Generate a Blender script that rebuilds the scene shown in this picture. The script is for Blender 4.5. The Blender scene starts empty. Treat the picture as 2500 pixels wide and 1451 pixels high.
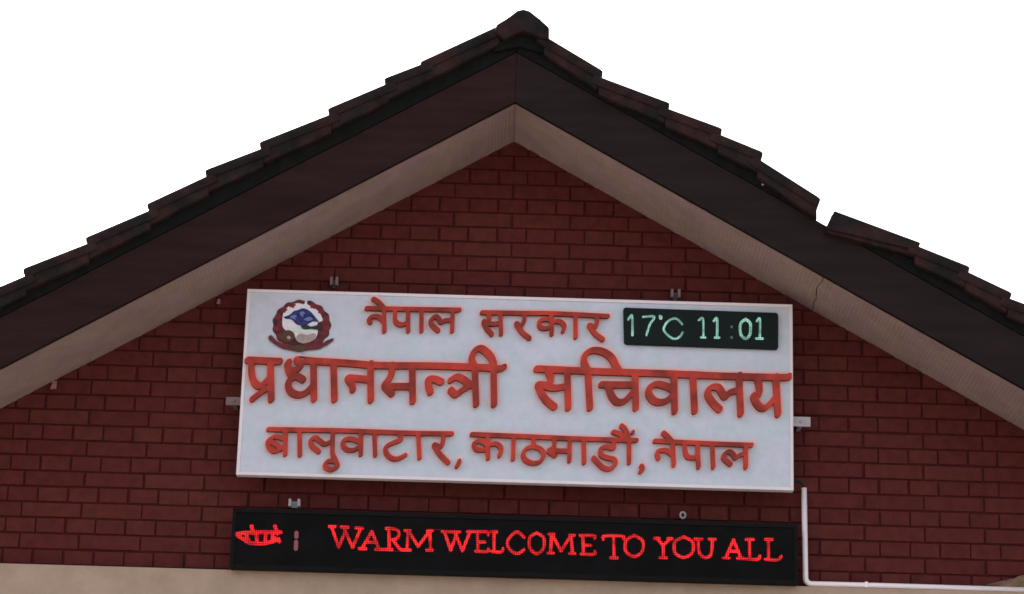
import bpy, bmesh, math, random
import numpy as np
from mathutils import Vector, Matrix
from mathutils.geometry import delaunay_2d_cdt

random.seed(7)
S = bpy.context.scene
COL = S.collection
R = math.radians

# ------------------------------------------------------------------ camera
F_PX, PITCH, ROLL, DIST, EYE = 6361.0, R(18), 0.0286, 10.3, 1.6
cam_d = bpy.data.cameras.new('camera')
cam = bpy.data.objects.new('camera', cam_d)
COL.objects.link(cam)
cam_d.sensor_width = 36.0
cam_d.lens = F_PX / 2500.0 * 36.0
cam_d.clip_end = 2000
cam.matrix_world = (Matrix.Translation((0, -DIST, EYE)) @ Matrix.Rotation(R(90) + PITCH, 4, 'X')
                    @ Matrix.Rotation(ROLL, 4, 'Z'))
S.camera = cam

# ------------------------------------------------------------------ world, sun, exposure
SUN_EL, SUN_AZ = R(38), R(-38)         # the sun stands behind the gable, to the left
w = bpy.data.worlds.new('World')
S.world = w
w.use_nodes = True
nt = w.node_tree
bg = nt.nodes['Background']
sky = nt.nodes.new('ShaderNodeTexSky')
sky.sky_type = 'NISHITA'
sky.sun_disc = False
sky.sun_elevation = SUN_EL
sky.sun_rotation = SUN_AZ
sky.air_density = 1.0
sky.dust_density = 6.0
sky.ozone_density = 1.0
hs = nt.nodes.new('ShaderNodeHueSaturation')
hs.inputs['Saturation'].default_value = 0.35
nt.links.new(sky.outputs[0], hs.inputs['Color'])
nt.links.new(hs.outputs[0], bg.inputs[0])
bg.inputs[1].default_value = 0.15
sun_d = bpy.data.lights.new('sun', 'SUN')
sun_d.energy = 2.5
sun_d.angle = R(0.5)
sun_d.color = (1, 0.95, 0.87)
sun = bpy.data.objects.new('sun', sun_d)
COL.objects.link(sun)
sd = Vector((math.sin(SUN_AZ) * math.cos(SUN_EL), math.cos(SUN_AZ) * math.cos(SUN_EL), math.sin(SUN_EL)))
sun.rotation_euler = sd.to_track_quat('Z', 'Y').to_euler()
S.view_settings.view_transform = 'Standard'
S.view_settings.look = 'None'
S.view_settings.exposure = 1.5
S.view_settings.gamma = 1
S.cycles.filter_width = 1.6             # the photograph itself is soft
S.view_settings.use_curve_mapping = False

# ------------------------------------------------------------------ helpers
def at(px, py, Y):
    """the point of the upright plane y = Y seen at a pixel of the 2500 px photograph"""
    X, v = px - 1250.0, 725.5 - py
    c, s = math.cos(ROLL), math.sin(ROLL)
    x, y = c * X - s * v, s * X + c * v
    d = Vector((x, F_PX * math.cos(PITCH) - y * math.sin(PITCH), F_PX * math.sin(PITCH) + y * math.cos(PITCH)))
    return Vector((0, -DIST, EYE)) + d * ((Y + DIST) / d.y)

def lin(*c):
    return tuple((v / 255 / 12.92 if v / 255 <= .04045 else ((v / 255 + .055) / 1.055) ** 2.4) for v in c) + (1.0,)

def mat(name, base, rough=0.7, var=0.0, scale=8.0, tint=None, tfac=0.4, bump=0.0, bscale=60, spec=0.3,
        metal=0.0, stretch=(1, 1, 1), emit=None, estr=0.0):
    m = bpy.data.materials.new(name)
    m.use_nodes = True
    n, l = m.node_tree.nodes, m.node_tree.links
    b = n['Principled BSDF']
    b.inputs['Roughness'].default_value = rough
    b.inputs['Specular IOR Level'].default_value = spec
    b.inputs['Metallic'].default_value = metal
    tc = n.new('ShaderNodeTexCoord')
    mp = n.new('ShaderNodeMapping')
    mp.inputs['Scale'].default_value = stretch
    l.new(tc.outputs['Object'], mp.inputs[0])
    last = None
    rgb = n.new('ShaderNodeRGB')
    rgb.outputs[0].default_value = tuple(base[:3]) + (1,)
    last = rgb.outputs[0]
    if tint:
        no = n.new('ShaderNodeTexNoise')
        no.inputs['Scale'].default_value = scale * .6
        no.inputs['Detail'].default_value = 4
        l.new(mp.outputs[0], no.inputs['Vector'])
        rp = n.new('ShaderNodeValToRGB')
        rp.color_ramp.elements[0].position = .42
        rp.color_ramp.elements[1].position = .62
        l.new(no.outputs[0], rp.inputs[0])
        mu = n.new('ShaderNodeMath'); mu.operation = 'MULTIPLY'
        mu.inputs[1].default_value = tfac
        l.new(rp.outputs[0], mu.inputs[0])
        mx = n.new('ShaderNodeMixRGB')
        l.new(mu.outputs[0], mx.inputs[0])
        l.new(last, mx.inputs[1])
        mx.inputs[2].default_value = tuple(tint[:3]) + (1,)
        last = mx.outputs[0]
    if var:
        no = n.new('ShaderNodeTexNoise')
        no.inputs['Scale'].default_value = scale
        no.inputs['Detail'].default_value = 6
        no.inputs['Roughness'].default_value = .65
        l.new(mp.outputs[0], no.inputs['Vector'])
        mr = n.new('ShaderNodeMapRange')
        mr.inputs[1].default_value = .3; mr.inputs[2].default_value = .7
        mr.inputs[3].default_value = 1 - var; mr.inputs[4].default_value = 1 + var
        l.new(no.outputs[0], mr.inputs[0])
        mx = n.new('ShaderNodeVectorMath'); mx.operation = 'SCALE'
        l.new(last, mx.inputs[0])
        l.new(mr.outputs[0], mx.inputs['Scale'])
        last = mx.outputs[0]
    l.new(last, b.inputs['Base Color'])
    if bump:
        no = n.new('ShaderNodeTexNoise')
        no.inputs['Scale'].default_value = bscale
        no.inputs['Detail'].default_value = 5
        l.new(mp.outputs[0], no.inputs['Vector'])
        bp = n.new('ShaderNodeBump')
        bp.inputs['Strength'].default_value = bump
        bp.inputs['Distance'].default_value = .01
        l.new(no.outputs[0], bp.inputs['Height'])
        l.new(bp.outputs[0], b.inputs['Normal'])
    if emit:
        b.inputs['Emission Color'].default_value = tuple(emit[:3]) + (1,)
        b.inputs['Emission Strength'].default_value = estr
    return m

def link(name, me, m, parent=None, smooth=False):
    o = bpy.data.objects.new(name, me)
    COL.objects.link(o)
    if m:
        me.materials.append(m)
    if smooth:
        for p in me.polygons:
            p.use_smooth = True
    if parent:
        o.parent = parent
        pl = parent
        off = Vector((0, 0, 0))
        while pl:
            off += Vector(pl.location)
            pl = pl.parent
        me.transform(Matrix.Translation(-off))
    return o

def obj(name, bm, m, parent=None, smooth=False):
    me = bpy.data.meshes.new(name)
    bmesh.ops.recalc_face_normals(bm, faces=bm.faces)
    bm.to_mesh(me)
    bm.free()
    return link(name, me, m, parent, smooth)

def thing(name, label, cat, loc, group=None):
    o = bpy.data.objects.new(name, None)
    o.empty_display_size = .1
    COL.objects.link(o)
    o.location = loc
    tag(o, label, cat, group)
    return o

def tag(o, label=None, cat=None, group=None, kind=None):
    if label: o['label'] = label
    if cat: o['category'] = cat
    if group: o['group'] = group
    if kind: o['kind'] = kind
    return o

def box(bm, x0, x1, y0, y1, z0, z1, bev=0.0):
    t = bmesh.new()
    v = [t.verts.new(p) for p in ((x0, y0, z0), (x1, y0, z0), (x1, y1, z0), (x0, y1, z0),
                                  (x0, y0, z1), (x1, y0, z1), (x1, y1, z1), (x0, y1, z1))]
    for f in ((0, 3, 2, 1), (4, 5, 6, 7), (0, 1, 5, 4), (1, 2, 6, 5), (2, 3, 7, 6), (3, 0, 4, 7)):
        t.faces.new([v[i] for i in f])
    if bev:
        bmesh.ops.bevel(t, geom=list(t.edges), offset=bev, segments=2, affect='EDGES', profile=.6)
    merge(bm, t)

def merge(bm, t):
    me = bpy.data.meshes.new('tmp')
    t.to_mesh(me); t.free()
    bm.from_mesh(me)
    bpy.data.meshes.remove(me)

def prism(bm, pts, y0, y1, bev=0.0):
    """polygon (x, z) swept along y"""
    t = bmesh.new()
    a = [t.verts.new((p[0], y0, p[1])) for p in pts]
    b = [t.verts.new((p[0], y1, p[1])) for p in pts]
    k = len(pts)
    t.faces.new(a); t.faces.new(b[::-1])
    for i in range(k):
        t.faces.new((a[i], a[(i + 1) % k], b[(i + 1) % k], b[i]))
    bmesh.ops.recalc_face_normals(t, faces=t.faces)
    if bev:
        bmesh.ops.bevel(t, geom=list(t.edges), offset=bev, segments=2, affect='EDGES', profile=.6)
    merge(bm, t)

def tube(bm, pts, r, seg=14):
    pts = [Vector(p) for p in pts]
    rings = []
    up = Vector((0, 1, 0))
    for i, p in enumerate(pts):
        a = pts[max(i - 1, 0)]; b = pts[min(i + 1, len(pts) - 1)]
        t = (b - a).normalized()
        s = t.cross(up)
        if s.length < 1e-4: s = t.cross(Vector((0, 0, 1)))
        s.normalize()
        u = s.cross(t)
        rings.append([bm.verts.new(p + r * (math.cos(2 * math.pi * k / seg) * s + math.sin(2 * math.pi * k / seg) * u))
                      for k in range(seg)])
    for q in range(len(rings) - 1):
        for k in range(seg):
            bm.faces.new((rings[q][k], rings[q][(k + 1) % seg], rings[q + 1][(k + 1) % seg], rings[q + 1][k]))
    bm.faces.new(rings[0][::-1]); bm.faces.new(rings[-1])

# ---- strokes -> outlines -> solid letters ---------------------------------
def smooth_line(p, n=6):
    if len(p) < 3:
        return p
    q = [p[0]] + list(p) + [p[-1]]
    out = []
    for i in range(1, len(q) - 2):
        a, b, c, d = (np.array(q[i + j], float) for j in (-1, 0, 1, 2))
        for k in range(n):
            t = k / n
            out.append(tuple(.5 * (2 * b + (c - a) * t + (2 * a - 5 * b + 4 * c - d) * t * t + (3 * b - a - 3 * c + d) * t ** 3)))
    out.append(tuple(p[-1]))
    return out

def sdf_field(strokes, nib=(1.0, 1.0), step=.8, pad=26):
    """strokes: [(points in photo px, radius)]; returns x0, y0, step, signed distance grid"""
    allp = np.array([p for s, r in strokes for p in s])
    x0, y0 = allp.min(0) - pad
    x1, y1 = allp.max(0) + pad
    gx = np.arange(x0, x1, step); gy = np.arange(y0, y1, step)
    G = np.full((len(gy), len(gx)), 50.0)
    a, b = nib
    h = math.sqrt(.5)
    def T(x, y):                      # nib: long axis runs up to the right
        return ((x - y) * h / a, (x + y) * h / b)
    for s, r in strokes:
        s = smooth_line(s)
        if len(s) == 1: s = s + s
        for (ax, ay), (bx, by) in zip(s[:-1], s[1:]):
            m = r * max(nib) + pad
            i0, i1 = np.searchsorted(gx, (min(ax, bx) - m, max(ax, bx) + m))
            j0, j1 = np.searchsorted(gy, (min(ay, by) - m, max(ay, by) + m))
            X, Y = np.meshgrid(gx[i0:i1], gy[j0:j1])
            u, v = T(X, Y); au, av = T(ax, ay); bu, bv = T(bx, by)
            du, dv = bu - au, bv - av
            L = du * du + dv * dv + 1e-9
            t = np.clip(((u - au) * du + (v - av) * dv) / L, 0, 1)
            d = np.hypot(u - au - t * du, v - av - t * dv) - r
            G[j0:j1, i0:i1] = np.minimum(G[j0:j1, i0:i1], d)
    return x0, y0, step, G

def contours(field, level=0.0):
    x0, y0, st, G = field
    G = G - level
    segs = {}
    H, W = G.shape
    def ip(j, i, jj, ii):
        a, b = G[j, i], G[jj, ii]
        t = a / (a - b)
        return (x0 + (i + (ii - i) * t) * st, y0 + (j + (jj - j) * t) * st)
    ins = G < 0
    code = ins[:-1, :-1] * 1 + ins[:-1, 1:] * 2 + ins[1:, 1:] * 4 + ins[1:, :-1] * 8
    tab = {1: 'LT', 2: 'TR', 3: 'LR', 4: 'RB', 5: 'LTRB', 6: 'TB', 7: 'LB', 8: 'BL', 9: 'BT', 10: 'TRBL', 11: 'BR', 12: 'RL', 13: 'RT', 14: 'TL'}
    js, iss = np.nonzero((code > 0) & (code < 15))
    for j, i in zip(js.tolist(), iss.tolist()):
        e = {'T': (j, i, j, i + 1), 'R': (j, i + 1, j + 1, i + 1), 'B': (j + 1, i, j + 1, i + 1), 'L': (j, i, j + 1, i)}
        k = tab[int(code[j, i])]
        for q in range(0, len(k), 2):
            segs[e[k[q]]] = e[k[q + 1]]
    loops = []
    while segs:
        s, e = segs.popitem()
        lp = [ip(*s)]
        while e != s and e in segs:
            lp.append(ip(*e))
            e = segs.pop(e)
        if len(lp) > 7:
            lp = [np.array(p) for p in lp]
            for _ in range(2):
                k = len(lp)
                lp = [(lp[i - 1] + 2 * lp[i] + lp[(i + 1) % k]) / 4 for i in range(k)]
            loops.append(lp[::2])
    return loops

def solid(name, loops, Yface, thick, m, parent, bevel=0.0):
    """loops in photo px, laid on the plane y = Yface and standing `thick` proud of it"""
    cu = bpy.data.curves.new(name, 'CURVE')
    cu.dimensions = '2D'
    cu.fill_mode = 'BOTH'
    cu.extrude = thick / 2
    cu.bevel_depth = bevel
    cu.bevel_resolution = 1
    cu.offset = -bevel
    for lp in loops:
        sp = cu.splines.new('POLY')
        sp.points.add(len(lp) - 1)
        for q, p in zip(sp.points, lp):
            v = at(p[0], p[1], Yface)
            q.co = (v.x, v.z, 0, 1)
        sp.use_cyclic_u = True
    o = bpy.data.objects.new(name, cu)
    COL.objects.link(o)
    dg = bpy.context.evaluated_depsgraph_get()
    me = bpy.data.meshes.new_from_object(o.evaluated_get(dg))
    bpy.data.objects.remove(o)
    bpy.data.curves.remove(cu)
    me.name = name
    me.materials.clear()
    me.transform(Matrix.Translation((0, Yface - thick / 2, 0)) @ Matrix.Rotation(R(90), 4, 'X'))
    return link(name, me, m, parent)

def stroke_solid(name, fld, level, Yface, thick, m, parent, side=None, xlim=None):
    """solid letters from the distance field: constrained triangulation of its outlines, swept `thick` towards the viewer"""
    loops = contours(fld, level)
    x0, y0, st, G = fld
    vs, es = [], []
    for lp in loops:
        k = len(vs)
        vs += [Vector((p[0], p[1])) for p in lp]
        es += [(k + i, k + (i + 1) % len(lp)) for i in range(len(lp))]
    vo, eo, fo = delaunay_2d_cdt(vs, es, [], 0, 1e-5)[:3]
    bm = bmesh.new()
    fr = []
    for v in vo:
        p = at(v.x, v.y, Yface - thick)
        if xlim: p.x = min(max(p.x, xlim[0]), xlim[1])
        fr.append(bm.verts.new(p))
    for f in fo:
        c = sum((vo[i] for i in f), Vector((0, 0))) / len(f)
        i, j = int((c.x - x0) / st + .5), int((c.y - y0) / st + .5)
        if 0 <= j < G.shape[0] and 0 <= i < G.shape[1] and G[j, i] < level:
            bm.faces.new([fr[i] for i in f])
    bmesh.ops.delete(bm, geom=[v for v in bm.verts if not v.link_faces], context='VERTS')
    r = bmesh.ops.extrude_face_region(bm, geom=list(bm.faces))
    for v in r['geom']:
        if isinstance(v, bmesh.types.BMVert):
            v.co.y = Yface
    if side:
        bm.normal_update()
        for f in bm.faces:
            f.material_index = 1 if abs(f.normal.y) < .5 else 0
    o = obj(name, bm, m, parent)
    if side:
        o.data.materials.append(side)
    return o

# ------------------------------------------------------------------ materials
M = {}
M['fascia'] = mat('stained_fascia_timber', (.023, .0088, .0088), .75, .35, 6, bump=.15, bscale=40, stretch=(.4, 1, 3), spec=.12)
M['fascia_grey'] = mat('greyer_fascia_timber', (.0175, .0100, .0105), .75, .25, 6, bump=.15, bscale=40, stretch=(.4, 1, 3), spec=.12)  # right board: base colour less red than the left one
M['soffit'] = mat('rendered_soffit', (.36, .245, .245), .85, .14, 9, tint=(.37, .275, .20), tfac=.6, bump=.3, bscale=120)
M['tile'] = mat('weathered_roof_tile', (.0150, .0115, .0118), .8, .4, 14, tint=(.042, .017, .015), tfac=.7, spec=.12, bump=.4, bscale=70)
M['underlay'] = mat('mortar_bedding', (.009, .0085, .0085), .95, .3, 20, spec=.08, bump=.4, bscale=60)
M['mortar'] = mat('recessed_mortar', (.066, .0120, .0118), .95, .2, 30, spec=.1)
M['render'] = mat('painted_concrete_band', (.43, .31, .235), .85, .10, 9, tint=(.37, .27, .185), tfac=.4, bump=.3, bscale=90)
M['tan_patch'] = mat('rough_tan_patch', (.27, .185, .12), .9, .25, 20, tint=(.12, .05, .035), tfac=.85, bump=.6, bscale=50)
M['panel'] = mat('white_sign_sheet', (.60, .605, .71), .45, .07, 22, tint=(.53, .625, .66), tfac=.6)
M['frame'] = mat('pale_aluminium_frame', (.80, .71, .74), .4, .05, 5)
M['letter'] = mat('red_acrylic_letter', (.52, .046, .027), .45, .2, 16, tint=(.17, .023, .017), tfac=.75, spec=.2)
M['letter_side_shade'] = mat('shaded_red_letter_return', (.085, .016, .014), .5, .2, 14, spec=.2)  # shade on the letter sides painted in as a darker red
M['outline'] = mat('pink_letter_edge', (.88, .54, .53), .45, .05, 10)
M['black'] = mat('black_powder_coat', (.0058, .0052, .0058), .65, .3, 12, spec=.1)
M['screen'] = mat('dark_led_screen', (.0048, .0040, .0046), .7, .4, 9, spec=.08)
M['clockface'] = mat('dark_green_display', (.0028, .0085, .0070), .5, .3, 9, spec=.15)
M['pvc'] = mat('white_pvc_pipe', (.95, .84, .86), .25, .03, 6, spec=.9)
M['steel'] = mat('pale_painted_bracket', (.42, .38, .40), .5, .15, 20)
M['dullsteel'] = mat('dull_painted_bracket', (.20, .14, .14), .6, .2, 20)
M['hook'] = mat('faded_pink_hook', (.34, .17, .17), .6, .2, 20)
M['cable'] = mat('black_cable', (.012, .011, .011), .5)
M['ledred'] = mat('lit_red_led', (.02, .004, .004), .7, spec=.1, emit=(.85, .018, .022), estr=.36)
M['leddim'] = mat('dim_red_led', (.05, .02, .02), .5, emit=(.20, .05, .06), estr=.32)
M['digit'] = mat('lit_green_segment', (.03, .05, .04), .5, emit=(.24, .50, .40), estr=.30)
M['digitdim'] = mat('dim_segment', (.05, .05, .05), .5, emit=(.06, .07, .08), estr=.30)
M['em_white'] = mat('emblem_white', (.80, .74, .80), .5, .08, 60)
M['em_maroon'] = mat('emblem_maroon', (.15, .012, .022), .5, .4, 50, tint=(.045, .010, .012), tfac=.8)
M['em_blue'] = mat('emblem_blue', (.012, .014, .13), .5, .3, 90, tint=(.06, .075, .24), tfac=.5)
M['em_snow'] = mat('emblem_snow', (.16, .20, .42), .5, .1, 60)
M['em_flower'] = mat('emblem_flower', (.19, .016, .022), .5, .3, 70)
M['em_green'] = mat('emblem_green', (.010, .030, .024), .5, .3, 60)
M['em_mint'] = mat('emblem_pale_green', (.66, .72, .70), .5, .05, 60)
M['em_gold'] = mat('emblem_brown_gold', (.085, .040, .020), .5, .3, 70)
M['em_red'] = mat('emblem_red_ribbon', (.13, .020, .025), .5, .3, 60)
M['em_skin'] = mat('emblem_hands', (.40, .30, .29), .5, .25, 60)
M['ground'] = mat('concrete_forecourt', (.20, .18, .16), .9, .15, .8, bump=.3, bscale=30)

def led_dots(m, pitch, low):
    """the lit strokes are made of round diodes on a regular grid"""
    n, l = m.node_tree.nodes, m.node_tree.links
    b = n['Principled BSDF']
    tc = n.new('ShaderNodeTexCoord')
    sc = n.new('ShaderNodeVectorMath'); sc.operation = 'SCALE'; sc.inputs['Scale'].default_value = 1 / pitch
    fr = n.new('ShaderNodeVectorMath'); fr.operation = 'FRACTION'
    sb = n.new('ShaderNodeVectorMath'); sb.operation = 'SUBTRACT'; sb.inputs[1].default_value = (.5, .5, .5)
    ml = n.new('ShaderNodeVectorMath'); ml.operation = 'MULTIPLY'; ml.inputs[1].default_value = (1, 0, 1)
    ln = n.new('ShaderNodeVectorMath'); ln.operation = 'LENGTH'
    mr = n.new('ShaderNodeMapRange')
    mr.inputs[1].default_value = .36; mr.inputs[2].default_value = .46
    mr.inputs[3].default_value = b.inputs['Emission Strength'].default_value * 1.35
    mr.inputs[4].default_value = b.inputs['Emission Strength'].default_value * low
    l.new(tc.outputs['Object'], sc.inputs[0]); l.new(sc.outputs[0], fr.inputs[0]); l.new(fr.outputs[0], sb.inputs[0])
    l.new(sb.outputs[0], ml.inputs[0]); l.new(ml.outputs[0], ln.inputs[0]); l.new(ln.outputs['Value'], mr.inputs[0])
    no = n.new('ShaderNodeTexNoise'); no.inputs['Scale'].default_value = 24; no.inputs['Detail'].default_value = 2
    l.new(tc.outputs['Object'], no.inputs['Vector'])
    m2 = n.new('ShaderNodeMapRange')
    m2.inputs[1].default_value = .35; m2.inputs[2].default_value = .65; m2.inputs[3].default_value = .6; m2.inputs[4].default_value = 1.5
    l.new(no.outputs[0], m2.inputs[0])
    mu = n.new('ShaderNodeMath'); mu.operation = 'MULTIPLY'
    l.new(mr.outputs[0], mu.inputs[0]); l.new(m2.outputs[0], mu.inputs[1])
    l.new(mu.outputs[0], b.inputs['Emission Strength'])
led_dots(M['ledred'], .0085, .25)
led_dots(M['digit'], .0075, .45)

def ribs(m, scale):
    n, l = m.node_tree.nodes, m.node_tree.links
    b = n['Principled BSDF']
    tc = n.new('ShaderNodeTexCoord')
    wv = n.new('ShaderNodeTexWave'); wv.bands_direction = 'X'
    wv.inputs['Scale'].default_value = scale; wv.inputs['Distortion'].default_value = 2.5; wv.inputs['Detail'].default_value = 2
    l.new(tc.outputs['Object'], wv.inputs['Vector'])
    bp = n.new('ShaderNodeBump'); bp.inputs['Strength'].default_value = .28; bp.inputs['Distance'].default_value = .005
    l.new(wv.outputs['Fac'], bp.inputs['Height'])
    old = b.inputs['Normal'].links[0].from_socket if b.inputs['Normal'].links else None
    if old: l.new(old, bp.inputs['Normal'])
    l.new(bp.outputs[0], b.inputs['Normal'])
ribs(M['soffit'], 22)

def brick_material():
    m = bpy.data.materials.new('maroon_brick')
    m.use_nodes = True
    n, l = m.node_tree.nodes, m.node_tree.links
    b = n['Principled BSDF']
    b.inputs['Roughness'].default_value = .8
    b.inputs['Specular IOR Level'].default_value = .2
    at_ = n.new('ShaderNodeAttribute'); at_.attribute_name = 'brick_tone'
    rp = n.new('ShaderNodeValToRGB')
    e = rp.color_ramp.elements
    e[0].color = (.080, .0125, .0115, 1)
    e[1].color = (.112, .0205, .0185, 1)
    k = rp.color_ramp.elements.new(.55); k.color = (.094, .0160, .0145, 1)
    k = rp.color_ramp.elements.new(.8); k.color = (.097, .0200, .0145, 1)
    l.new(at_.outputs['Fac'], rp.inputs[0])
    tc = n.new('ShaderNodeTexCoord')
    no = n.new('ShaderNodeTexNoise'); no.inputs['Scale'].default_value = 22; no.inputs['Detail'].default_value = 7
    l.new(tc.outputs['Object'], no.inputs['Vector'])
    mr = n.new('ShaderNodeMapRange')
    mr.inputs[1].default_value = .3; mr.inputs[2].default_value = .7
    mr.inputs[3].default_value = .8; mr.inputs[4].default_value = 1.22
    l.new(no.outputs[0], mr.inputs[0])
    mx = n.new('ShaderNodeVectorMath'); mx.operation = 'SCALE'
    l.new(rp.outputs[0], mx.inputs[0]); l.new(mr.outputs[0], mx.inputs['Scale'])
    l.new(mx.outputs[0], b.inputs['Base Color'])
    n2 = n.new('ShaderNodeTexNoise'); n2.inputs['Scale'].default_value = 140
    l.new(tc.outputs['Object'], n2.inputs['Vector'])
    bp = n.new('ShaderNodeBump'); bp.inputs['Strength'].default_value = .35; bp.inputs['Distance'].default_value = .006
    l.new(n2.outputs[0], bp.inputs['Height']); l.new(bp.outputs[0], b.inputs['Normal'])
    return m
M['brick'] = brick_material()

# ------------------------------------------------------------------ ground
bm = bmesh.new()
bmesh.ops.create_grid(bm, x_segments=1, y_segments=1, size=150)
tag(obj('ground', bm, M['ground']), kind='structure')

# ------------------------------------------------------------------ building
YF = -.45                                   # front of the barge boards; the brick face is y = 0
AX, AZ = -.010, 5.641                       # apex of the wall under the soffit
SL, SR = .597, .567                         # slopes left and right
XL, XR = -3.35, 3.45                        # eaves
def zs(x, dz=0.0):                          # underside of the roof
    return AZ + dz - (SL * (AX - x) if x < AX else SR * (x - AX))

house = thing('brick_building', 'maroon brick gable building with dark tiled roof and pale raking soffit', 'building', (0, 0, 0))

# brick gable wall: English bond, real bricks in front of a mortar sheet
bm = bmesh.new()
tone = []
ROW, STR, HEA = .0648, .2436, .1218
JO = .008
def lay(bm, tone, x0, x1, z):
    pass
k0 = int((3.70 - 3.9546) / ROW)
for k in range(k0, 32):
    z0 = 3.9546 + k * ROW
    stretch = (k % 2 == 0)
    L = STR if stretch else HEA
    ph = -1.714 if stretch else -1.653
    i0 = math.floor((-3.1 - ph) / L)
    i = i0
    while True:
        xa = ph + i * L
        i += 1
        if xa > 3.15: break
        xa_, xb_ = xa + JO / 2 + random.uniform(-.0025, .0025), xa + L - JO / 2 + random.uniform(-.0025, .0025)
        za, zb = z0 + JO / 2 + random.uniform(-.001, .001), z0 + ROW - JO / 2 + random.uniform(-.0015, .001)
        if za > max(zs(xa_), zs(xb_)) + .03: continue
        f = random.uniform(-.0015, .002)
        n0 = len(bm.verts)
        box(bm, xa_, xb_, f, .06, za, zb, .0022)
        tone += [min(1, max(0, random.gauss(.5, .17)))] * (len(bm.verts) - n0)
me = bpy.data.meshes.new('brickwork')
bm.to_mesh(me); bm.free()
ca = me.attributes.new('brick_tone', 'FLOAT', 'POINT')
ca.data.foreach_set('value', tone)
wall = link('gable_wall', me, M['brick'], house)

bm = bmesh.new()
prism(bm, [(-3.12, 3.65), (3.17, 3.65), (3.17, zs(3.17, .02)), (AX, AZ + .02), (-3.12, zs(-3.12, .02))], .0065, .25)
obj('mortar_joint', bm, M['mortar'], wall)

# concrete band under the gable, and the storey below it
bm = bmesh.new()
box(bm, -3.16, 3.21, -.05, .25, 3.30, 3.752, .006)
obj('concrete_band', bm, M['render'], house)
bm = bmesh.new()
box(bm, -3.12, 3.17, 0, .25, -.02, 3.297)
box(bm, -3.12, -2.88, .253, 7.0, -.02, zs(-3.12, -.05))
box(bm, 2.93, 3.17, .253, 7.0, -.02, zs(3.17, -.05))
prism(bm, [(-3.12, -.02), (3.17, -.02), (3.17, zs(3.17, .02)), (AX, AZ + .02), (-3.12, zs(-3.12, .02))], 7.003, 7.25)
obj('lower_wall', bm, M['render'], house)

# low rough tan patch on the wall at the end of the pipe
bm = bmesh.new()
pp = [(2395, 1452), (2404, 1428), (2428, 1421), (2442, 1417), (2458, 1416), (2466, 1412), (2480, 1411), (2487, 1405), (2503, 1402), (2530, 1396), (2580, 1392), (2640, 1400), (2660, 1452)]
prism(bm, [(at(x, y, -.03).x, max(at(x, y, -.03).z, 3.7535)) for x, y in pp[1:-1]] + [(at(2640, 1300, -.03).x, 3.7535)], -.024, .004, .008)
obj('low_tan_patch', bm, M['tan_patch'], house)

# barge boards
def line_poly(x0, x1, d0, d1):
    return [(x0, zs(x0, d0)), (x1, zs(x1, d0)), (x1, zs(x1, d1)), (x0, zs(x0, d1))]
FB, FT = -.004, .214
bm = bmesh.new(); prism(bm, line_poly(XL, AX - .0004, FB, FT), YF, YF + .026, .002)
obj('barge_board', bm, M['fascia'], house)
bm = bmesh.new(); prism(bm, line_poly(AX + .0004, XR, FB, FT), YF, YF + .026, .002)
obj('barge_board', bm, M['fascia_grey'], house)
# a pale nail in the right board
bm = bmesh.new()
c = at(1862, 452, YF)
bmesh.ops.create_uvsphere(bm, u_segments=10, v_segments=6, radius=.006, matrix=Matrix.Translation((c.x, YF - .003, c.z)))
obj('nail', bm, M['steel'], house)

# soffit slabs: left, and two on the right that meet at a crooked crack
Y0s, Y1s = YF + .0265, .03
def soffit(front, back, x_out):
    """front/back: x of the joint at the front and back edge on the side towards the apex"""
    bm = bmesh.new()
    n = 10
    lo = []
    for t in range(n + 1):
        y = Y0s + (Y1s - Y0s) * t / n
        xa = front + (back - front) * t / n + (random.uniform(-.006, .006) if 0 < t < n and front > .2 else 0)
        lo.append((xa, y))
    return lo
def slab(name, inner, outer):
    bm = bmesh.new()
    vb = [bm.verts.new((x, y, zs(x))) for x, y in inner] + [bm.verts.new((x, y, zs(x))) for x, y in outer[::-1]]
    vt = [bm.verts.new((v.co.x, v.co.y, v.co.z + .05)) for v in vb]
    k = len(vb)
    bm.faces.new(vb); bm.faces.new(vt[::-1])
    for i in range(k):
        bm.faces.new((vb[i], vb[(i + 1) % k], vt[(i + 1) % k], vt[i]))
    return obj(name, bm, M['soffit'], house)
straight = lambda x: [(x, Y0s), (x, Y1s)]
slab('soffit_slab', straight(AX - .0008), straight(XL + .01))
xc = at(2012, 700, YF).x
crack = []
for t in range(13):
    y = Y0s + (Y1s - Y0s) * t / 12
    crack.append((xc + .004 * math.sin(t * 1.3) + .012 * (t > 6) - .010 * t / 12, y))
slab('soffit_slab', straight(AX + .0008), [(x - .002, y) for x, y in crack])
slab('soffit_slab', [(x + .002, y) for x, y in crack], straight(XR - .01))

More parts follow.
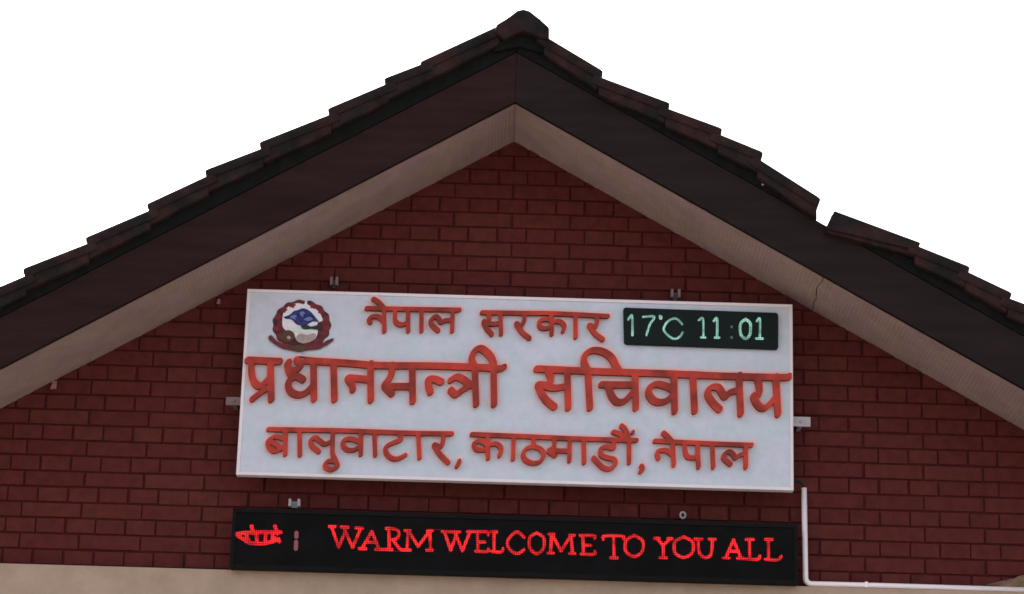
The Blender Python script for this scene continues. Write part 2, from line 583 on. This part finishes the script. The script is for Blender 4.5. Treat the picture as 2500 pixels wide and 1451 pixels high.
# roof: a deck with courses of tiles, verge tiles along the gable edge, ridge tile
def roof_side(sign):
    bm = bmesh.new()
    xa, xe = AX, (XL if sign < 0 else XR)
    # deck
    x_in = AX + sign * .002
    prism(bm, line_poly(x_in, xe, .0525, .150), YF + .03, 7.3)
    # courses behind the verge
    run = abs(xe - xa)
    n = int(run / .215) + 1
    y0, y1, st = YF + .37, 7.35, .06
    ny = int((y1 - y0) / st)
    sl = SL if sign < 0 else SR
    for c in range(n):
        xh = xa + sign * (c * .215)
        xn = xa + sign * min((c + 1) * .215 + .02, run + .05)
        base = []
        for (x, lift) in ((xh, .158), (xn, .182), (xn, .158)):
            rowv = []
            for j in range(ny + 1):
                y = y0 + j * st
                wv = .010 * math.sin(j * math.pi / 2.0)
                z = AZ - sl * abs(x - xa) + lift + (wv if lift != .158 or x == xh else wv)
                rowv.append(bm.verts.new((x, y, z)))
            base.append(rowv)
        for a in range(2):
            for j in range(ny):
                bm.faces.new((base[a][j], base[a][j + 1], base[a + 1][j + 1], base[a + 1][j]))
    return obj('roof_slope', bm, M['tile'], house)
left_roof, right_roof = roof_side(-1), roof_side(1)

YV = YF - .045
def verge(parent, nose, head, drop, side):
    """one verge tile: top edge from its nose up to its head, both in photo px; its side skirt drops over the edge"""
    a, b = at(*nose, YV), at(*head, YV)
    d = (b - a).normalized()
    nrm = Vector((-d.z, 0, d.x))
    if nrm.z < 0: nrm = -nrm
    b2 = b + d * .05
    th = .044
    bm = bmesh.new()
    q = lambda p: (p.x, p.z)
    prism(bm, [q(a), q(b2), q(b2 - nrm * th), q(a - nrm * th)], YV, YF + .335, .015)
    s0 = a + d * .016 - nrm * .020
    s1 = b + d * .02 - nrm * .020
    k = Vector((0, 0, -drop))
    prism(bm, [q(s0), q(s1), q(s1 + k * .8), q(s0 + k)], YV + .010, YF + .30, .010)
    obj('verge_tile', bm, M['tile'], parent, False)

LT = [(-240, 812, -99, 752), (-97, 738, 50, 676), (52, 655, 203, 596), (205, 579, 353, 516), (355, 497, 495, 432), (497, 414, 628, 364),
      (630, 346, 795, 281), (797, 264, 935, 206), (935, 190, 1024, 156), (1023, 150, 1205, 66)]
for nx, ny, hx, hy in LT:
    verge(left_roof, (nx, ny), (hx, hy), .078, -1)
RT = [(1475, 172, 1345, 94), (1638, 250, 1477, 190), (1766, 312, 1640, 266), (1866, 370, 1768, 330), (2007, 484, 1866, 394),
      (2248, 592, 2037, 514), (2371, 650, 2250, 602), (2474, 714, 2373, 666), (2600, 776, 2476, 730), (2730, 850, 2602, 796)]
for nx, ny, hx, hy in RT:
    if nx == 2248:                        # beside the gap: this tile starts with a clean end
        a, b = at(nx, ny, YV), at(hx, hy, YV)
        d = (b - a).normalized()
        nrm = Vector((-d.z, 0, d.x)); nrm = nrm if nrm.z > 0 else -nrm
        bm = bmesh.new()
        q = lambda p: (p.x, p.z)
        b3 = b - nrm * .085 + d * .008
        prism(bm, [q(a), q(b), q(b3), q(a - nrm * .036)], YV, YF + .335, .006)
        s0 = a + d * -.0 - nrm * .03
        prism(bm, [q(s0 + d * .016), q(b - d * .014 - nrm * .03), q(b3 - d * .006 - nrm * .01), q(s0 + d * .016 - Vector((0, 0, .03)))], YV + .012, YF + .30, .004)
        obj('verge_tile', bm, M['tile'], right_roof)
    else:
        verge(right_roof, (nx, ny), (hx, hy), .074, 1)
# dark bedding strip between boards and verge tiles, broken at the gap
def bedding(parent, x0, x1, h):
    bm = bmesh.new()
    prism(bm, line_poly(x0, x1, FT + .002, FT + h), YF - .006, YF + .30, .004)
    obj('bedding_strip', bm, M['underlay'], parent)
gl, gr = at(1994, 545, YF).x, at(2030, 555, YF).x
bedding(left_roof, XL, AX - .001, .07)
bedding(right_roof, AX + .001, gl, .07)
bedding(right_roof, gr, XR, .06)
# ridge tile
rp = [(1206, 78), (1212, 60), (1240, 43), (1262, 26), (1278, 22), (1294, 27), (1318, 46), (1341, 66), (1341, 98), (1326, 96), (1300, 84), (1278, 76), (1256, 84), (1232, 96)]
bm = bmesh.new()
prism(bm, [(at(x, y, YV - .01).x, at(x, y, YV - .01).z) for x, y in rp], YV - .012, YF + .37, .010)
rr = [at(x, y, YV - .01) for x, y in rp]
prism(bm, [(p.x, p.z - .115) for p in rr[:9]] + [(rr[8].x, rr[8].z - .18), (rr[0].x, rr[0].z - .16)], YF + .372, 7.36)
ridge = obj('ridge_tile', bm, M['tile'], house)
bm = bmesh.new()
prism(bm, [(at(x, y, YV).x, at(x, y, YV).z) for x, y in ((1216, 90), (1278, 60), (1338, 92), (1345, 128), (1268, 108), (1205, 122))], YV + .022, YF + .30, .004)
obj('ridge_bedding', bm, M['underlay'], ridge)

# ------------------------------------------------------------------ upper sign
SX0, SX1, SZ0, SZ1, YS = -1.0868, 1.1523, 4.124, 4.9087, -.12
sign = thing('sign_board', 'large white framed sign board with red raised Devanagari lettering, emblem and clock', 'sign', ((SX0 + SX1) / 2, -.07, SZ0))
bm = bmesh.new(); box(bm, SX0 + .004, SX1 - .004, YS, -.088, SZ0 + .004, SZ1 - .004)
obj('panel', bm, M['panel'], sign)
bm = bmesh.new()
fw = .013
for b_ in ((SX0, SX1, SZ1 - fw, SZ1), (SX0, SX1, SZ0, SZ0 + fw), (SX0, SX0 + fw, SZ0 + fw, SZ1 - fw), (SX1 - fw, SX1, SZ0 + fw, SZ1 - fw)):
    box(bm, b_[0], b_[1], YS - .005, -.085, b_[2], b_[3], .0015)
obj('frame', bm, M['frame'], sign)

def tr(ox, oy, s, lines):
    return [[(ox + x / s, oy + y / s) for x, y in l] for l in lines]

T1 = tr(870, 720, 9.615, [[(235, 310), (1200, 330), (2420, 348)], [(650, 320), (655, 840)], [(330, 640), (290, 585), (350, 510), (470, 500), (570, 545), (645, 630)],
    [(395, 90), (520, 170), (650, 310)], [(910, 330), (905, 580), (985, 680), (1090, 690), (1200, 640)], [(1210, 330), (1215, 840)], [(1530, 340), (1525, 835)],
    [(1920, 835), (1790, 720), (1740, 610), (1840, 505), (1930, 545), (1985, 640), (2080, 595), (2220, 590)], [(2265, 350), (2245, 840)]])
T2 = tr(1160, 720, 7.353, [[(120, 312), (900, 325), (1400, 330), (2380, 380)], [(235, 320), (255, 420), (180, 490), (150, 470)], [(150, 480), (200, 590), (300, 705)], [(180, 500), (330, 520), (450, 500)],
    [(455, 330), (465, 700)], [(890, 330), (880, 450), (820, 550), (735, 505)], [(740, 520), (840, 665), (975, 775)], [(1370, 340), (1375, 700)],
    [(1370, 450), (1260, 430), (1155, 470), (1165, 570), (1260, 600), (1370, 560)], [(1375, 490), (1500, 470), (1600, 550), (1575, 650)], [(1800, 350), (1805, 750)],
    [(2190, 380), (2190, 480), (2150, 570), (2045, 535)], [(2050, 550), (2150, 690), (2295, 800)]])
T3 = tr(590, 850, 7.8125, [[(110, 222), (720, 250)], [(185, 240), (185, 450), (235, 640), (340, 720), (440, 660), (540, 540)], [(545, 260), (560, 975)], [(530, 730), (350, 850), (205, 965)],
    [(1045, 215), (1120, 310), (1050, 405), (930, 415), (870, 330), (895, 260)], [(885, 400), (930, 490), (1010, 540)], [(1165, 600), (1050, 535), (930, 590), (885, 700), (940, 830), (1080, 888), (1220, 845), (1360, 700)],
    [(1365, 260), (1375, 965)], [(1750, 275), (1765, 975)], [(2455, 290), (2460, 985)], [(2115, 790), (2100, 690), (2040, 610), (2030, 565), (2150, 570), (2440, 600)]])
T3 += [[(747, 880), (846, 886), (923, 891.5), (1060, 893), (1180, 897), (1215, 900), (1230, 896)]]
T4 = tr(910, 830, 7.576, [[(350, 460), (345, 620), (290, 730), (215, 830), (260, 900), (350, 990)], [(240, 860), (480, 855), (720, 860)], [(730, 480), (738, 1130)],
    [(1065, 960), (1030, 850), (1030, 730), (1150, 725), (1265, 775)], [(1440, 740), (1560, 680), (1690, 740), (1790, 820), (1880, 835)], [(1790, 840), (1650, 930), (1530, 1005), (1440, 925)],
    [(1885, 500), (1912, 1185)], [(2235, 430), (2243, 1190)], [(1880, 500), (1830, 350), (1880, 210), (1980, 150), (2090, 210), (2190, 320), (2240, 450)]])
T5 = tr(1290, 830, 7.2545, [[(355, 560), (400, 690), (340, 790), (230, 790), (170, 790)], [(180, 820), (240, 960), (330, 1080), (460, 1185)], [(330, 820), (480, 850), (680, 810)], [(690, 560), (705, 1200)],
    [(1055, 560), (1090, 1200)], [(1060, 560), (985, 400), (1005, 265), (1120, 185), (1270, 190), (1400, 250), (1490, 340), (1550, 460), (1600, 540)],
    [(1290, 785), (1500, 790), (1870, 790)], [(1420, 820), (1460, 960), (1560, 1090), (1690, 1085), (1800, 980), (1870, 900)], [(1890, 580), (1905, 1200)]])
T5 += [[(1310, 900), (1469, 907), (1616, 911.5), (1746, 917), (1910, 921), (1926, 918)]]
T5 += [[(1646, 952), (1622, 941), (1600, 938), (1585, 948), (1584, 962), (1595, 977), (1612, 982), (1629, 977), (1646, 960)]]
T6 = tr(1610, 870, 7.353, [[(260, 330), (275, 985)], [(600, 325), (635, 980)], [(1080, 950), (965, 840), (870, 690), (880, 600), (965, 545), (1060, 560), (1130, 660), (1180, 725), (1260, 650), (1420, 600)],
    [(1430, 335), (1460, 1030)], [(1755, 380), (1795, 560), (1780, 690), (1690, 700)], [(1690, 720), (1750, 850), (1860, 930), (1980, 855), (2090, 720)], [(2090, 360), (2130, 1035)]])
T7 = tr(630, 1020, 5.0, [[(125, 140), (1000, 155), (1850, 185), (2365, 192)], [(335, 260), (210, 230), (120, 285), (135, 365), (210, 408), (330, 345)], [(150, 285), (260, 350)], [(335, 160), (328, 445)], [(505, 160), (507, 452)],
    [(740, 410), (655, 345), (640, 280), (695, 240), (760, 285), (815, 320), (905, 280)], [(912, 170), (905, 440)], [(905, 440), (945, 520), (965, 590), (890, 632), (815, 590), (850, 530), (930, 530)],
    [(1240, 290), (1150, 260), (1065, 262), (1030, 320), (1080, 385), (1170, 390), (1245, 340)], [(1258, 170), (1252, 445)], [(1420, 180), (1428, 455)],
    [(1725, 190), (1740, 265), (1655, 300), (1570, 345), (1555, 410), (1610, 482), (1700, 500), (1795, 455)], [(1955, 190), (1970, 485)],
    [(2265, 200), (2255, 290), (2225, 350), (2150, 325)], [(2145, 330), (2215, 440), (2320, 545)], [(2455, 525), (2440, 570), (2425, 590)]])
T7 += tr(1130, 1020, 5.5556, [[(120, 222), (800, 250), (1500, 280), (2000, 296), (2355, 305)], [(335, 240), (342, 545)], [(335, 370), (235, 312), (150, 352), (190, 430), (335, 430)], [(340, 370), (445, 350), (520, 415), (495, 510)],
    [(690, 260), (680, 555)], [(955, 270), (960, 385)], [(960, 385), (1060, 430), (1098, 500), (1050, 590), (960, 615), (860, 580), (815, 500), (860, 420), (960, 385)],
    [(1240, 270), (1235, 390), (1165, 440), (1190, 470), (1250, 515)], [(1170, 442), (1450, 450)], [(1452, 280), (1445, 580)], [(1640, 290), (1645, 605)],
    [(2050, 310), (2045, 410), (1950, 390), (1870, 420), (1880, 505), (1960, 540), (2045, 560), (2070, 620), (2000, 690), (1915, 680), (1840, 620), (1770, 540)],
    [(2255, 300), (2255, 605)], [(2040, 190), (2130, 220), (2240, 290)], [(2150, 105), (2210, 170), (2250, 290)], [(2305, 195), (2306, 196)], [(2420, 650), (2440, 690), (2410, 730)]])
T7 += tr(1560, 1030, 6.25, [[(240, 288), (700, 312), (1300, 338), (1720, 352)], [(370, 165), (440, 225), (520, 315)], [(515, 320), (532, 655)], [(300, 555), (278, 500), (285, 450), (350, 430), (430, 440), (510, 500)],
    [(700, 320), (705, 450), (750, 535), (860, 545), (895, 520)], [(895, 335), (910, 690)], [(1120, 335), (1135, 690)],
    [(1400, 645), (1310, 575), (1290, 510), (1365, 450), (1435, 490), (1475, 550), (1530, 510), (1620, 480)], [(1630, 352), (1632, 690)]])
NIB = (1.24, .78)
def lettering(strokes, r, label):
    fld = sdf_field([(s, r) for s in strokes], NIB)
    o = stroke_solid('sign_text', fld, 0, YS - .0034, .018, M['letter'], sign, M['letter_side_shade'], (SX0 + .006, SX1 - .006))
    o['label'] = label
    stroke_solid('letter_outline', fld, 2.6 + r * .45, YS - .0003, .003, M['outline'], o, None, (SX0 + .004, SX1 - .004))
lettering(T1 + T2, 5.0, 'small red upper line of lettering')
lettering(T3 + T4 + T5 + T6, 7.7, 'large bold red middle line of lettering')
lettering(T7, 5.2, 'red lower line of lettering with commas')

# emblem: flat painted layers, each a little prouder than the one below
def E(lines): return tr(620, 700, 8.0625, lines)[0]
def layer(name, pts, lift, m, parent, thick=.002, closed=True):
    p = smooth_line(list(pts) + [pts[0]], 4)[:-1] if closed else pts
    return solid(name, [p], YS - lift, thick, m, parent)
def ell(cx, cy, rx, ry, n=40, wob=0.0, k=12):
    return [(cx + rx * (1 + wob * math.cos(k * t)) * math.cos(t), cy + ry * (1 + wob * math.cos(k * t)) * math.sin(t)) for t in [2 * math.pi * i / n for i in range(n)]]
emb = layer('emblem', E([ell(940, 760, 570, 490, 90, .025, 15)]), .0005, M['em_maroon'], sign)
emb['label'] = 'round maroon wreath emblem with blue mountain and red ribbon'
layer('emblem_sky', E([[(560, 640), (590, 500), (700, 380), (860, 330), (985, 350), (1010, 285), (1050, 285), (1050, 350), (1180, 420), (1290, 520), (1350, 640), (1340, 680), (1250, 720), (1260, 850), (1240, 960), (1180, 1050), (1000, 1090), (850, 1060), (790, 950), (680, 900), (570, 800)]]), .0028, M['em_white'], emb)
layer('mountain', E([[(580, 600), (700, 560), (780, 490), (860, 465), (960, 430), (1050, 455), (1140, 520), (1230, 630), (1275, 695), (1160, 690), (1080, 730), (970, 775), (840, 745), (740, 650), (640, 640)]]), .0050, M['em_blue'], emb)
for q in ([(700, 600), (780, 560), (850, 590), (800, 610), (830, 650), (760, 630)], [(900, 520), (960, 490), (1010, 530), (960, 560), (985, 600), (920, 570)],
          [(980, 640), (1090, 600), (1160, 640), (1110, 670), (1040, 680)]):
    layer('snow_patch', E([q]), .0070, M['em_snow'], emb)
for an in (-2.75, -2.35, -1.95, -1.1, -.7, -.3, .15, 3.0, 2.6):
    fx, fy = 940 + 500 * math.cos(an), 760 + 425 * math.sin(an)
    layer('flower', E([ell(fx, fy, 62, 56, 30, .18, 5)]), .0029, M['em_flower'], emb)
layer('pale_valley', E([[(640, 800), (760, 790), (880, 780), (940, 840), (1080, 870), (1220, 880), (1200, 930), (1000, 910), (800, 900), (690, 860)]]), .0051, M['em_mint'], emb)
layer('green_hill', E([[(925, 770), (1030, 745), (1120, 790), (1250, 760), (1330, 770), (1290, 850), (1130, 835), (1000, 845), (940, 815)]]), .0072, M['em_green'], emb)
layer('clasped_hands', E([[(830, 1000), (900, 930), (1060, 950), (1190, 920), (1220, 980), (1150, 1070), (980, 1120), (860, 1080)]]), .0052, M['em_skin'], emb)
layer('gold_seal', E([ell(670, 980, 135, 120, 24)]), .0053, M['em_gold'], emb)
layer('gold_seal', E([ell(685, 1005, 38, 34, 14)]), .0075, M['em_skin'], emb)
layer('ribbon', E([[(285, 985), (345, 960), (440, 1060), (540, 1110), (700, 1150), (900, 1180), (1150, 1150), (1320, 1130), (1440, 1060), (1555, 1020), (1560, 1065), (1450, 1150), (1370, 1185), (1280, 1235), (1050, 1260), (900, 1290), (730, 1260), (560, 1225), (430, 1155), (300, 1050)]]), .0054, M['em_red'], emb)
layer('ribbon_badge', E([[(780, 1180), (900, 1150), (1030, 1180), (1020, 1260), (900, 1285), (790, 1255)]]), .0076, M['em_gold'], emb)

# clock display
def quad_round(pts, rad):
    out = []
    n = len(pts)
    for i in range(n):
        p, a, b = np.array(pts[i], float), np.array(pts[i - 1], float), np.array(pts[(i + 1) % n], float)
        u = (a - p) / np.linalg.norm(a - p); v = (b - p) / np.linalg.norm(b - p)
        for t in (0, .25, .5, .75, 1):
            out.append(tuple(p + u * rad * (1 - t) ** 2 + v * rad * t ** 2))
    return out
clock = solid('clock_display', [quad_round([(1521, 754), (1899, 767), (1899, 856), (1523, 843)], 8)], YS - .0005, .016, M['clockface'], sign, .002)
clock['label'] = 'dark temperature and time display with pale green digits'
def K(lines): return tr(1500, 730, 5.435, lines)
def glow(name, strokes, r, lift, m, parent, Y=YS, nib=(1, 1)):
    return stroke_solid(name, sdf_field([(s, r) for s in strokes], nib, .6, 16), 0, Y - lift, .002, m, parent)
glow('digit', K([[(185, 275), (235, 228), (240, 480)]]), 2.9, .0180, M['digit'], clock)
glow('digit', K([[(380, 238), (530, 238), (470, 340), (425, 480)]]), 2.7, .0180, M['digit'], clock)
glow('degree_mark', K([[(600, 225), (628, 240), (615, 265), (600, 245)]]), 2.2, .0180, M['digit'], clock)
glow('digit', K([[(900, 335), (830, 268), (760, 268), (690, 320), (655, 410), (720, 490), (800, 530), (870, 500), (905, 445)]]), 2.6, .0180, M['digit'], clock)
glow('digit', K([[(1120, 283), (1175, 265), (1180, 510)], [(1150, 510), (1205, 512)]]), 2.6, .0180, M['digit'], clock)
glow('digit', K([[(1320, 293), (1362, 265), (1362, 510)], [(1335, 512), (1390, 514)]]), 2.9, .0180, M['digit'], clock)
for yy in (370, 510):
    glow('colon_dot', K([[(1555, yy), (1556, yy + 2)]]), 3.2, .0180, M['digitdim'], clock)
glow('digit', K([[(1740, 268), (1800, 320), (1808, 400), (1795, 480), (1740, 528), (1682, 480), (1668, 400), (1680, 320), (1740, 268)]]), 3.4, .0180, M['digit'], clock)
glow('digit', K([[(1890, 295), (1930, 270), (1930, 520)], [(1880, 525), (1970, 527)]]), 2.7, .0180, M['digit'], clock)

# brackets holding the upper sign
def u_clip(parent, px, py, Yc, m, wpx=22, hpx=30):
    c = at(px, py, 0)
    bm = bmesh.new()
    hw = wpx * .00084
    z0, z1 = c.z - hpx * .0009, c.z + hpx * .0009
    box(bm, c.x - hw, c.x - hw + .011, Yc, .004, z0, z1, .001)
    box(bm, c.x + hw - .011, c.x + hw, Yc, .004, z0, z1, .001)
    box(bm, c.x - hw + .0105, c.x + hw - .0105, -.006, .003, z0, z1 - .004, .001)
    return obj('mounting_bracket', bm, m, parent)
u_clip(sign, 817, 694, -.045, M['dullsteel'], 20, 20)['label'] = 'upper left mounting clip above the panel'
u_clip(sign, 1648, 724, -.045, M['dullsteel'], 24, 20)['label'] = 'upper right mounting clip above the panel'
def strap(parent, x0, x1, y0, y1, Ys, m):
    a, b = at(x0, y0, Ys), at(x1, y1, Ys)
    bm = bmesh.new()
    box(bm, a.x, b.x, Ys, Ys + .006, b.z, a.z, .001)
    bmesh.ops.create_uvsphere(bm, u_segments=10, v_segments=6, radius=.006, matrix=Matrix.Translation(((a.x + b.x) / 2, Ys - .001, (a.z + b.z) / 2)))
    box(bm, (a.x + b.x) / 2 - .008, (a.x + b.x) / 2 + .008, Ys + .0055, .004, b.z + .002, a.z - .002, .001)
    return obj('mounting_bracket', bm, m, parent)
strap(sign, 552, 594, 969, 990, -.084, M['dullsteel'])['label'] = 'dull side strap at the left edge'
strap(sign, 1930, 1979, 1017, 1042, -.084, M['steel'])['label'] = 'pale side strap at the right edge'

# ------------------------------------------------------------------ lower LED board
LX0, LX1, LZ0, LZ1, YL = -1.092, 1.170, 3.748, 3.9925, -.10
led = thing('led_display', 'long black LED message board with glowing red letters under the white sign', 'display board', ((LX0 + LX1) / 2, -.07, LZ0))
bm = bmesh.new()
box(bm, LX0, LX1, YL + .006, -.053, LZ0, LZ1, .003)
for b_ in ((LX0, LX1, LZ1 - .016, LZ1), (LX0, LX1, LZ0, LZ0 + .016), (LX0, LX0 + .014, LZ0 + .016, LZ1 - .016), (LX1 - .014, LX1, LZ0 + .016, LZ1 - .016)):
    box(bm, b_[0] - .001, b_[1] + .001, YL, YL + .03, b_[2] - .0005, b_[3] + .0005, .0015)
obj('case', bm, M['black'], led)
bm = bmesh.new()
box(bm, LX0 + .0145, LX1 - .0145, YL + .004, YL + .0058, LZ0 + .0165, LZ1 - .0165)
obj('screen', bm, M['screen'], led)
A = tr(790, 1270, 5.4348, [[(75, 84), (150, 87)], [(235, 92), (325, 96)], [(105, 85), (200, 360)], [(200, 360), (290, 150)], [(265, 95), (385, 365)], [(385, 365), (490, 115)], [(430, 105), (520, 112)],
    [(510, 375), (640, 150)], [(640, 150), (735, 385)], [(565, 290), (700, 295)], [(475, 378), (560, 380)], [(690, 388), (780, 390)],
    [(865, 115), (870, 390)], [(830, 112), (900, 112), (985, 140), (1000, 200), (950, 255), (870, 262)], [(920, 262), (1000, 370), (1040, 395)], [(810, 390), (910, 392)],
    [(1120, 140), (1105, 395)], [(1130, 145), (1255, 350)], [(1255, 350), (1405, 145)], [(1410, 145), (1420, 398)], [(1080, 138), (1150, 140)], [(1380, 142), (1440, 142)], [(1065, 396), (1150, 397)], [(1370, 399), (1445, 399)]])
B = tr(1060, 1270, 5.952, [[(120, 165), (370, 172)], [(150, 170), (240, 440)], [(240, 440), (325, 205)], [(300, 172), (410, 445)], [(410, 445), (520, 172)], [(480, 168), (580, 170)],
    [(630, 172), (632, 452)], [(600, 170), (775, 176), (785, 215)], [(635, 318), (735, 320)], [(605, 452), (775, 455), (785, 420)],
    [(870, 172), (872, 455)], [(835, 170), (910, 172)], [(835, 455), (975, 462), (1000, 415)],
    [(1310, 255), (1205, 172), (1100, 250), (1062, 340), (1110, 435), (1210, 488), (1305, 430)], [(1490, 188), (1585, 245), (1600, 340), (1575, 430), (1490, 488), (1405, 430), (1378, 340), (1400, 240), (1490, 188)],
    [(1705, 205), (1690, 478)], [(1715, 210), (1845, 450)], [(1845, 450), (1985, 225)], [(1990, 225), (2010, 485)], [(1670, 203), (1740, 205)], [(1655, 478), (1735, 480)], [(1965, 220), (2035, 222)], [(1970, 486), (2045, 487)],
    [(2160, 225), (2170, 492)], [(2120, 222), (2320, 226), (2332, 262)], [(2168, 365), (2275, 370)], [(2135, 492), (2320, 496), (2335, 455)]])
C_ = tr(1460, 1280, 5.0, [[(65, 185), (80, 145), (300, 148), (312, 180)], [(190, 150), (195, 408)], [(155, 410), (235, 411)], [(440, 138), (535, 190), (555, 268), (530, 345), (440, 395), (350, 345), (328, 268), (350, 190), (440, 138)],
    [(715, 175), (792, 265), (795, 408)], [(792, 265), (880, 178)], [(690, 172), (745, 174)], [(855, 176), (905, 177)], [(755, 410), (835, 411)],
    [(1045, 155), (1145, 205), (1165, 280), (1140, 360), (1045, 405), (950, 360), (928, 280), (950, 205), (1045, 155)],
    [(1225, 182), (1235, 340), (1295, 405), (1370, 385), (1392, 290), (1395, 184)], [(1185, 180), (1268, 182)], [(1355, 182), (1430, 184)],
    [(1560, 410), (1655, 190)], [(1655, 190), (1745, 415)], [(1590, 330), (1715, 332)], [(1530, 412), (1600, 413)], [(1705, 417), (1780, 418)],
    [(1850, 188), (1853, 422)], [(1810, 186), (1895, 188)], [(1815, 423), (1950, 428), (1975, 390)],
    [(2080, 188), (2085, 426)], [(2045, 186), (2125, 188)], [(2045, 428), (2190, 434), (2235, 395)]])
YSC = YL + .004
glow('led_text', A + B + C_, 3.7, .0005, M['ledred'], led, YSC)['label'] = 'red glowing English welcome message'
D_ = tr(560, 1240, 7.353, [[(125, 470), (400, 440), (920, 440)], [(400, 330), (430, 460)], [(820, 330), (860, 460)], [(255, 555), (340, 620), (560, 645), (760, 610), (880, 560)], [(300, 480), (350, 600)],
    [(485, 470), (490, 620)], [(650, 460), (640, 620)], [(780, 460), (775, 600)], [(900, 605), (820, 550)], [(150, 500), (250, 560)]])
glow('led_text', D_, 4.6, .0005, M['ledred'], led, YSC)['label'] = 'thick red glowing word at the left end'
for st_ in ([(1205, 450), (1203, 520)], [(1198, 610), (1193, 735)]):
    glow('colon_dot', tr(560, 1240, 7.353, [st_]), 5.0, .0005, M['leddim'], led, YSC)
u_clip(led, 720, 1232, -.035, M['steel'], 28, 17)['label'] = 'small pale clip above the board at left'
c = at(1667, 1258, -.03)
bm = bmesh.new()
ring = [(c.x + .0105 * math.cos(t), -.03, c.z + .0125 * math.sin(t)) for t in [2 * math.pi * i / 20 for i in range(21)]]
tube(bm, ring, .0040, 8)
tube(bm, [(c.x, .004, c.z - .012), (c.x, -.028, c.z - .012)], .004, 8)
obj('eye_bolt', bm, M['steel'], led, True)['label'] = 'pale eye bolt above the board at right'

# ------------------------------------------------------------------ conduit
YP = -.034
a, b, c3 = at(1963, 1192, YP), at(1966, 1398, YP), at(1990, 1421, YP)
e = at(2560, 1431, YP)
pipe = thing('conduit_pipe', 'thin white plastic pipe bending from upright to level beside the black board', 'pipe', (a.x, YP, 3.76))
zb = 3.7525 + .0115
pts = [Vector((a.x, YP, a.z)), Vector((a.x + .003, YP, zb + .028))]
for i in range(1, 7):
    t = i / 7 * math.pi / 2
    pts.append(Vector((a.x + .003 + .024 * (1 - math.cos(t)), YP, zb + .024 - .024 * math.sin(t))))
pts += [Vector((a.x + .034, YP, zb)), Vector((1.5, YP, zb + .001)), Vector((e.x, YP, zb))]
bm = bmesh.new(); tube(bm, pts, .0115)
obj('pipe', bm, M['pvc'], pipe, True)
bm = bmesh.new()
tube(bm, [(a.x, YP, a.z - .005), (a.x - .002, YP, a.z + .012), (a.x - .016, YP + .004, a.z + .028), (a.x - .035, YP + .008, a.z + .030), (SX1 - .012, -.08, a.z + .026)], .006, 8)
obj('cable', bm, M['cable'], pipe, True)
for q in ((1.45, zb),):
    bm = bmesh.new()
    box(bm, q[0] - .006, q[0] + .006, YP - .0135, YP + .035, q[1] - .0105, q[1] + .0135, .002)
    obj('pipe_clip', bm, M['pvc'], pipe)

# ------------------------------------------------------------------ small hooks under the soffit
def wall_hook(px, py, label, s):
    p = at(px, py, -.02)
    t = thing('wall_hook', label, 'hook', (p.x, 0, p.z), 'small hooks under the eaves')
    bm = bmesh.new()
    box(bm, p.x - .010 * s, p.x + .010 * s, -.006, .006, p.z - .012 * s, p.z + .022 * s, .001)
    obj('back_plate', bm, M['hook'], t)
    bm = bmesh.new()
    tube(bm, [(p.x, -.004, p.z + .012 * s), (p.x, -.020, p.z + .004 * s), (p.x - .004 * s, -.026, p.z - .010 * s), (p.x - .008 * s, -.020, p.z - .018 * s)], .0045 * s, 8)
    obj('hook_arm', bm, M['hook'], t, True)
wall_hook(130, 940, 'faded pink hook on the brick under the left eave, far from the sign', 1.0)
wall_hook(533, 735, 'tiny pink hook on the brick just left of the white sign top corner', .6)
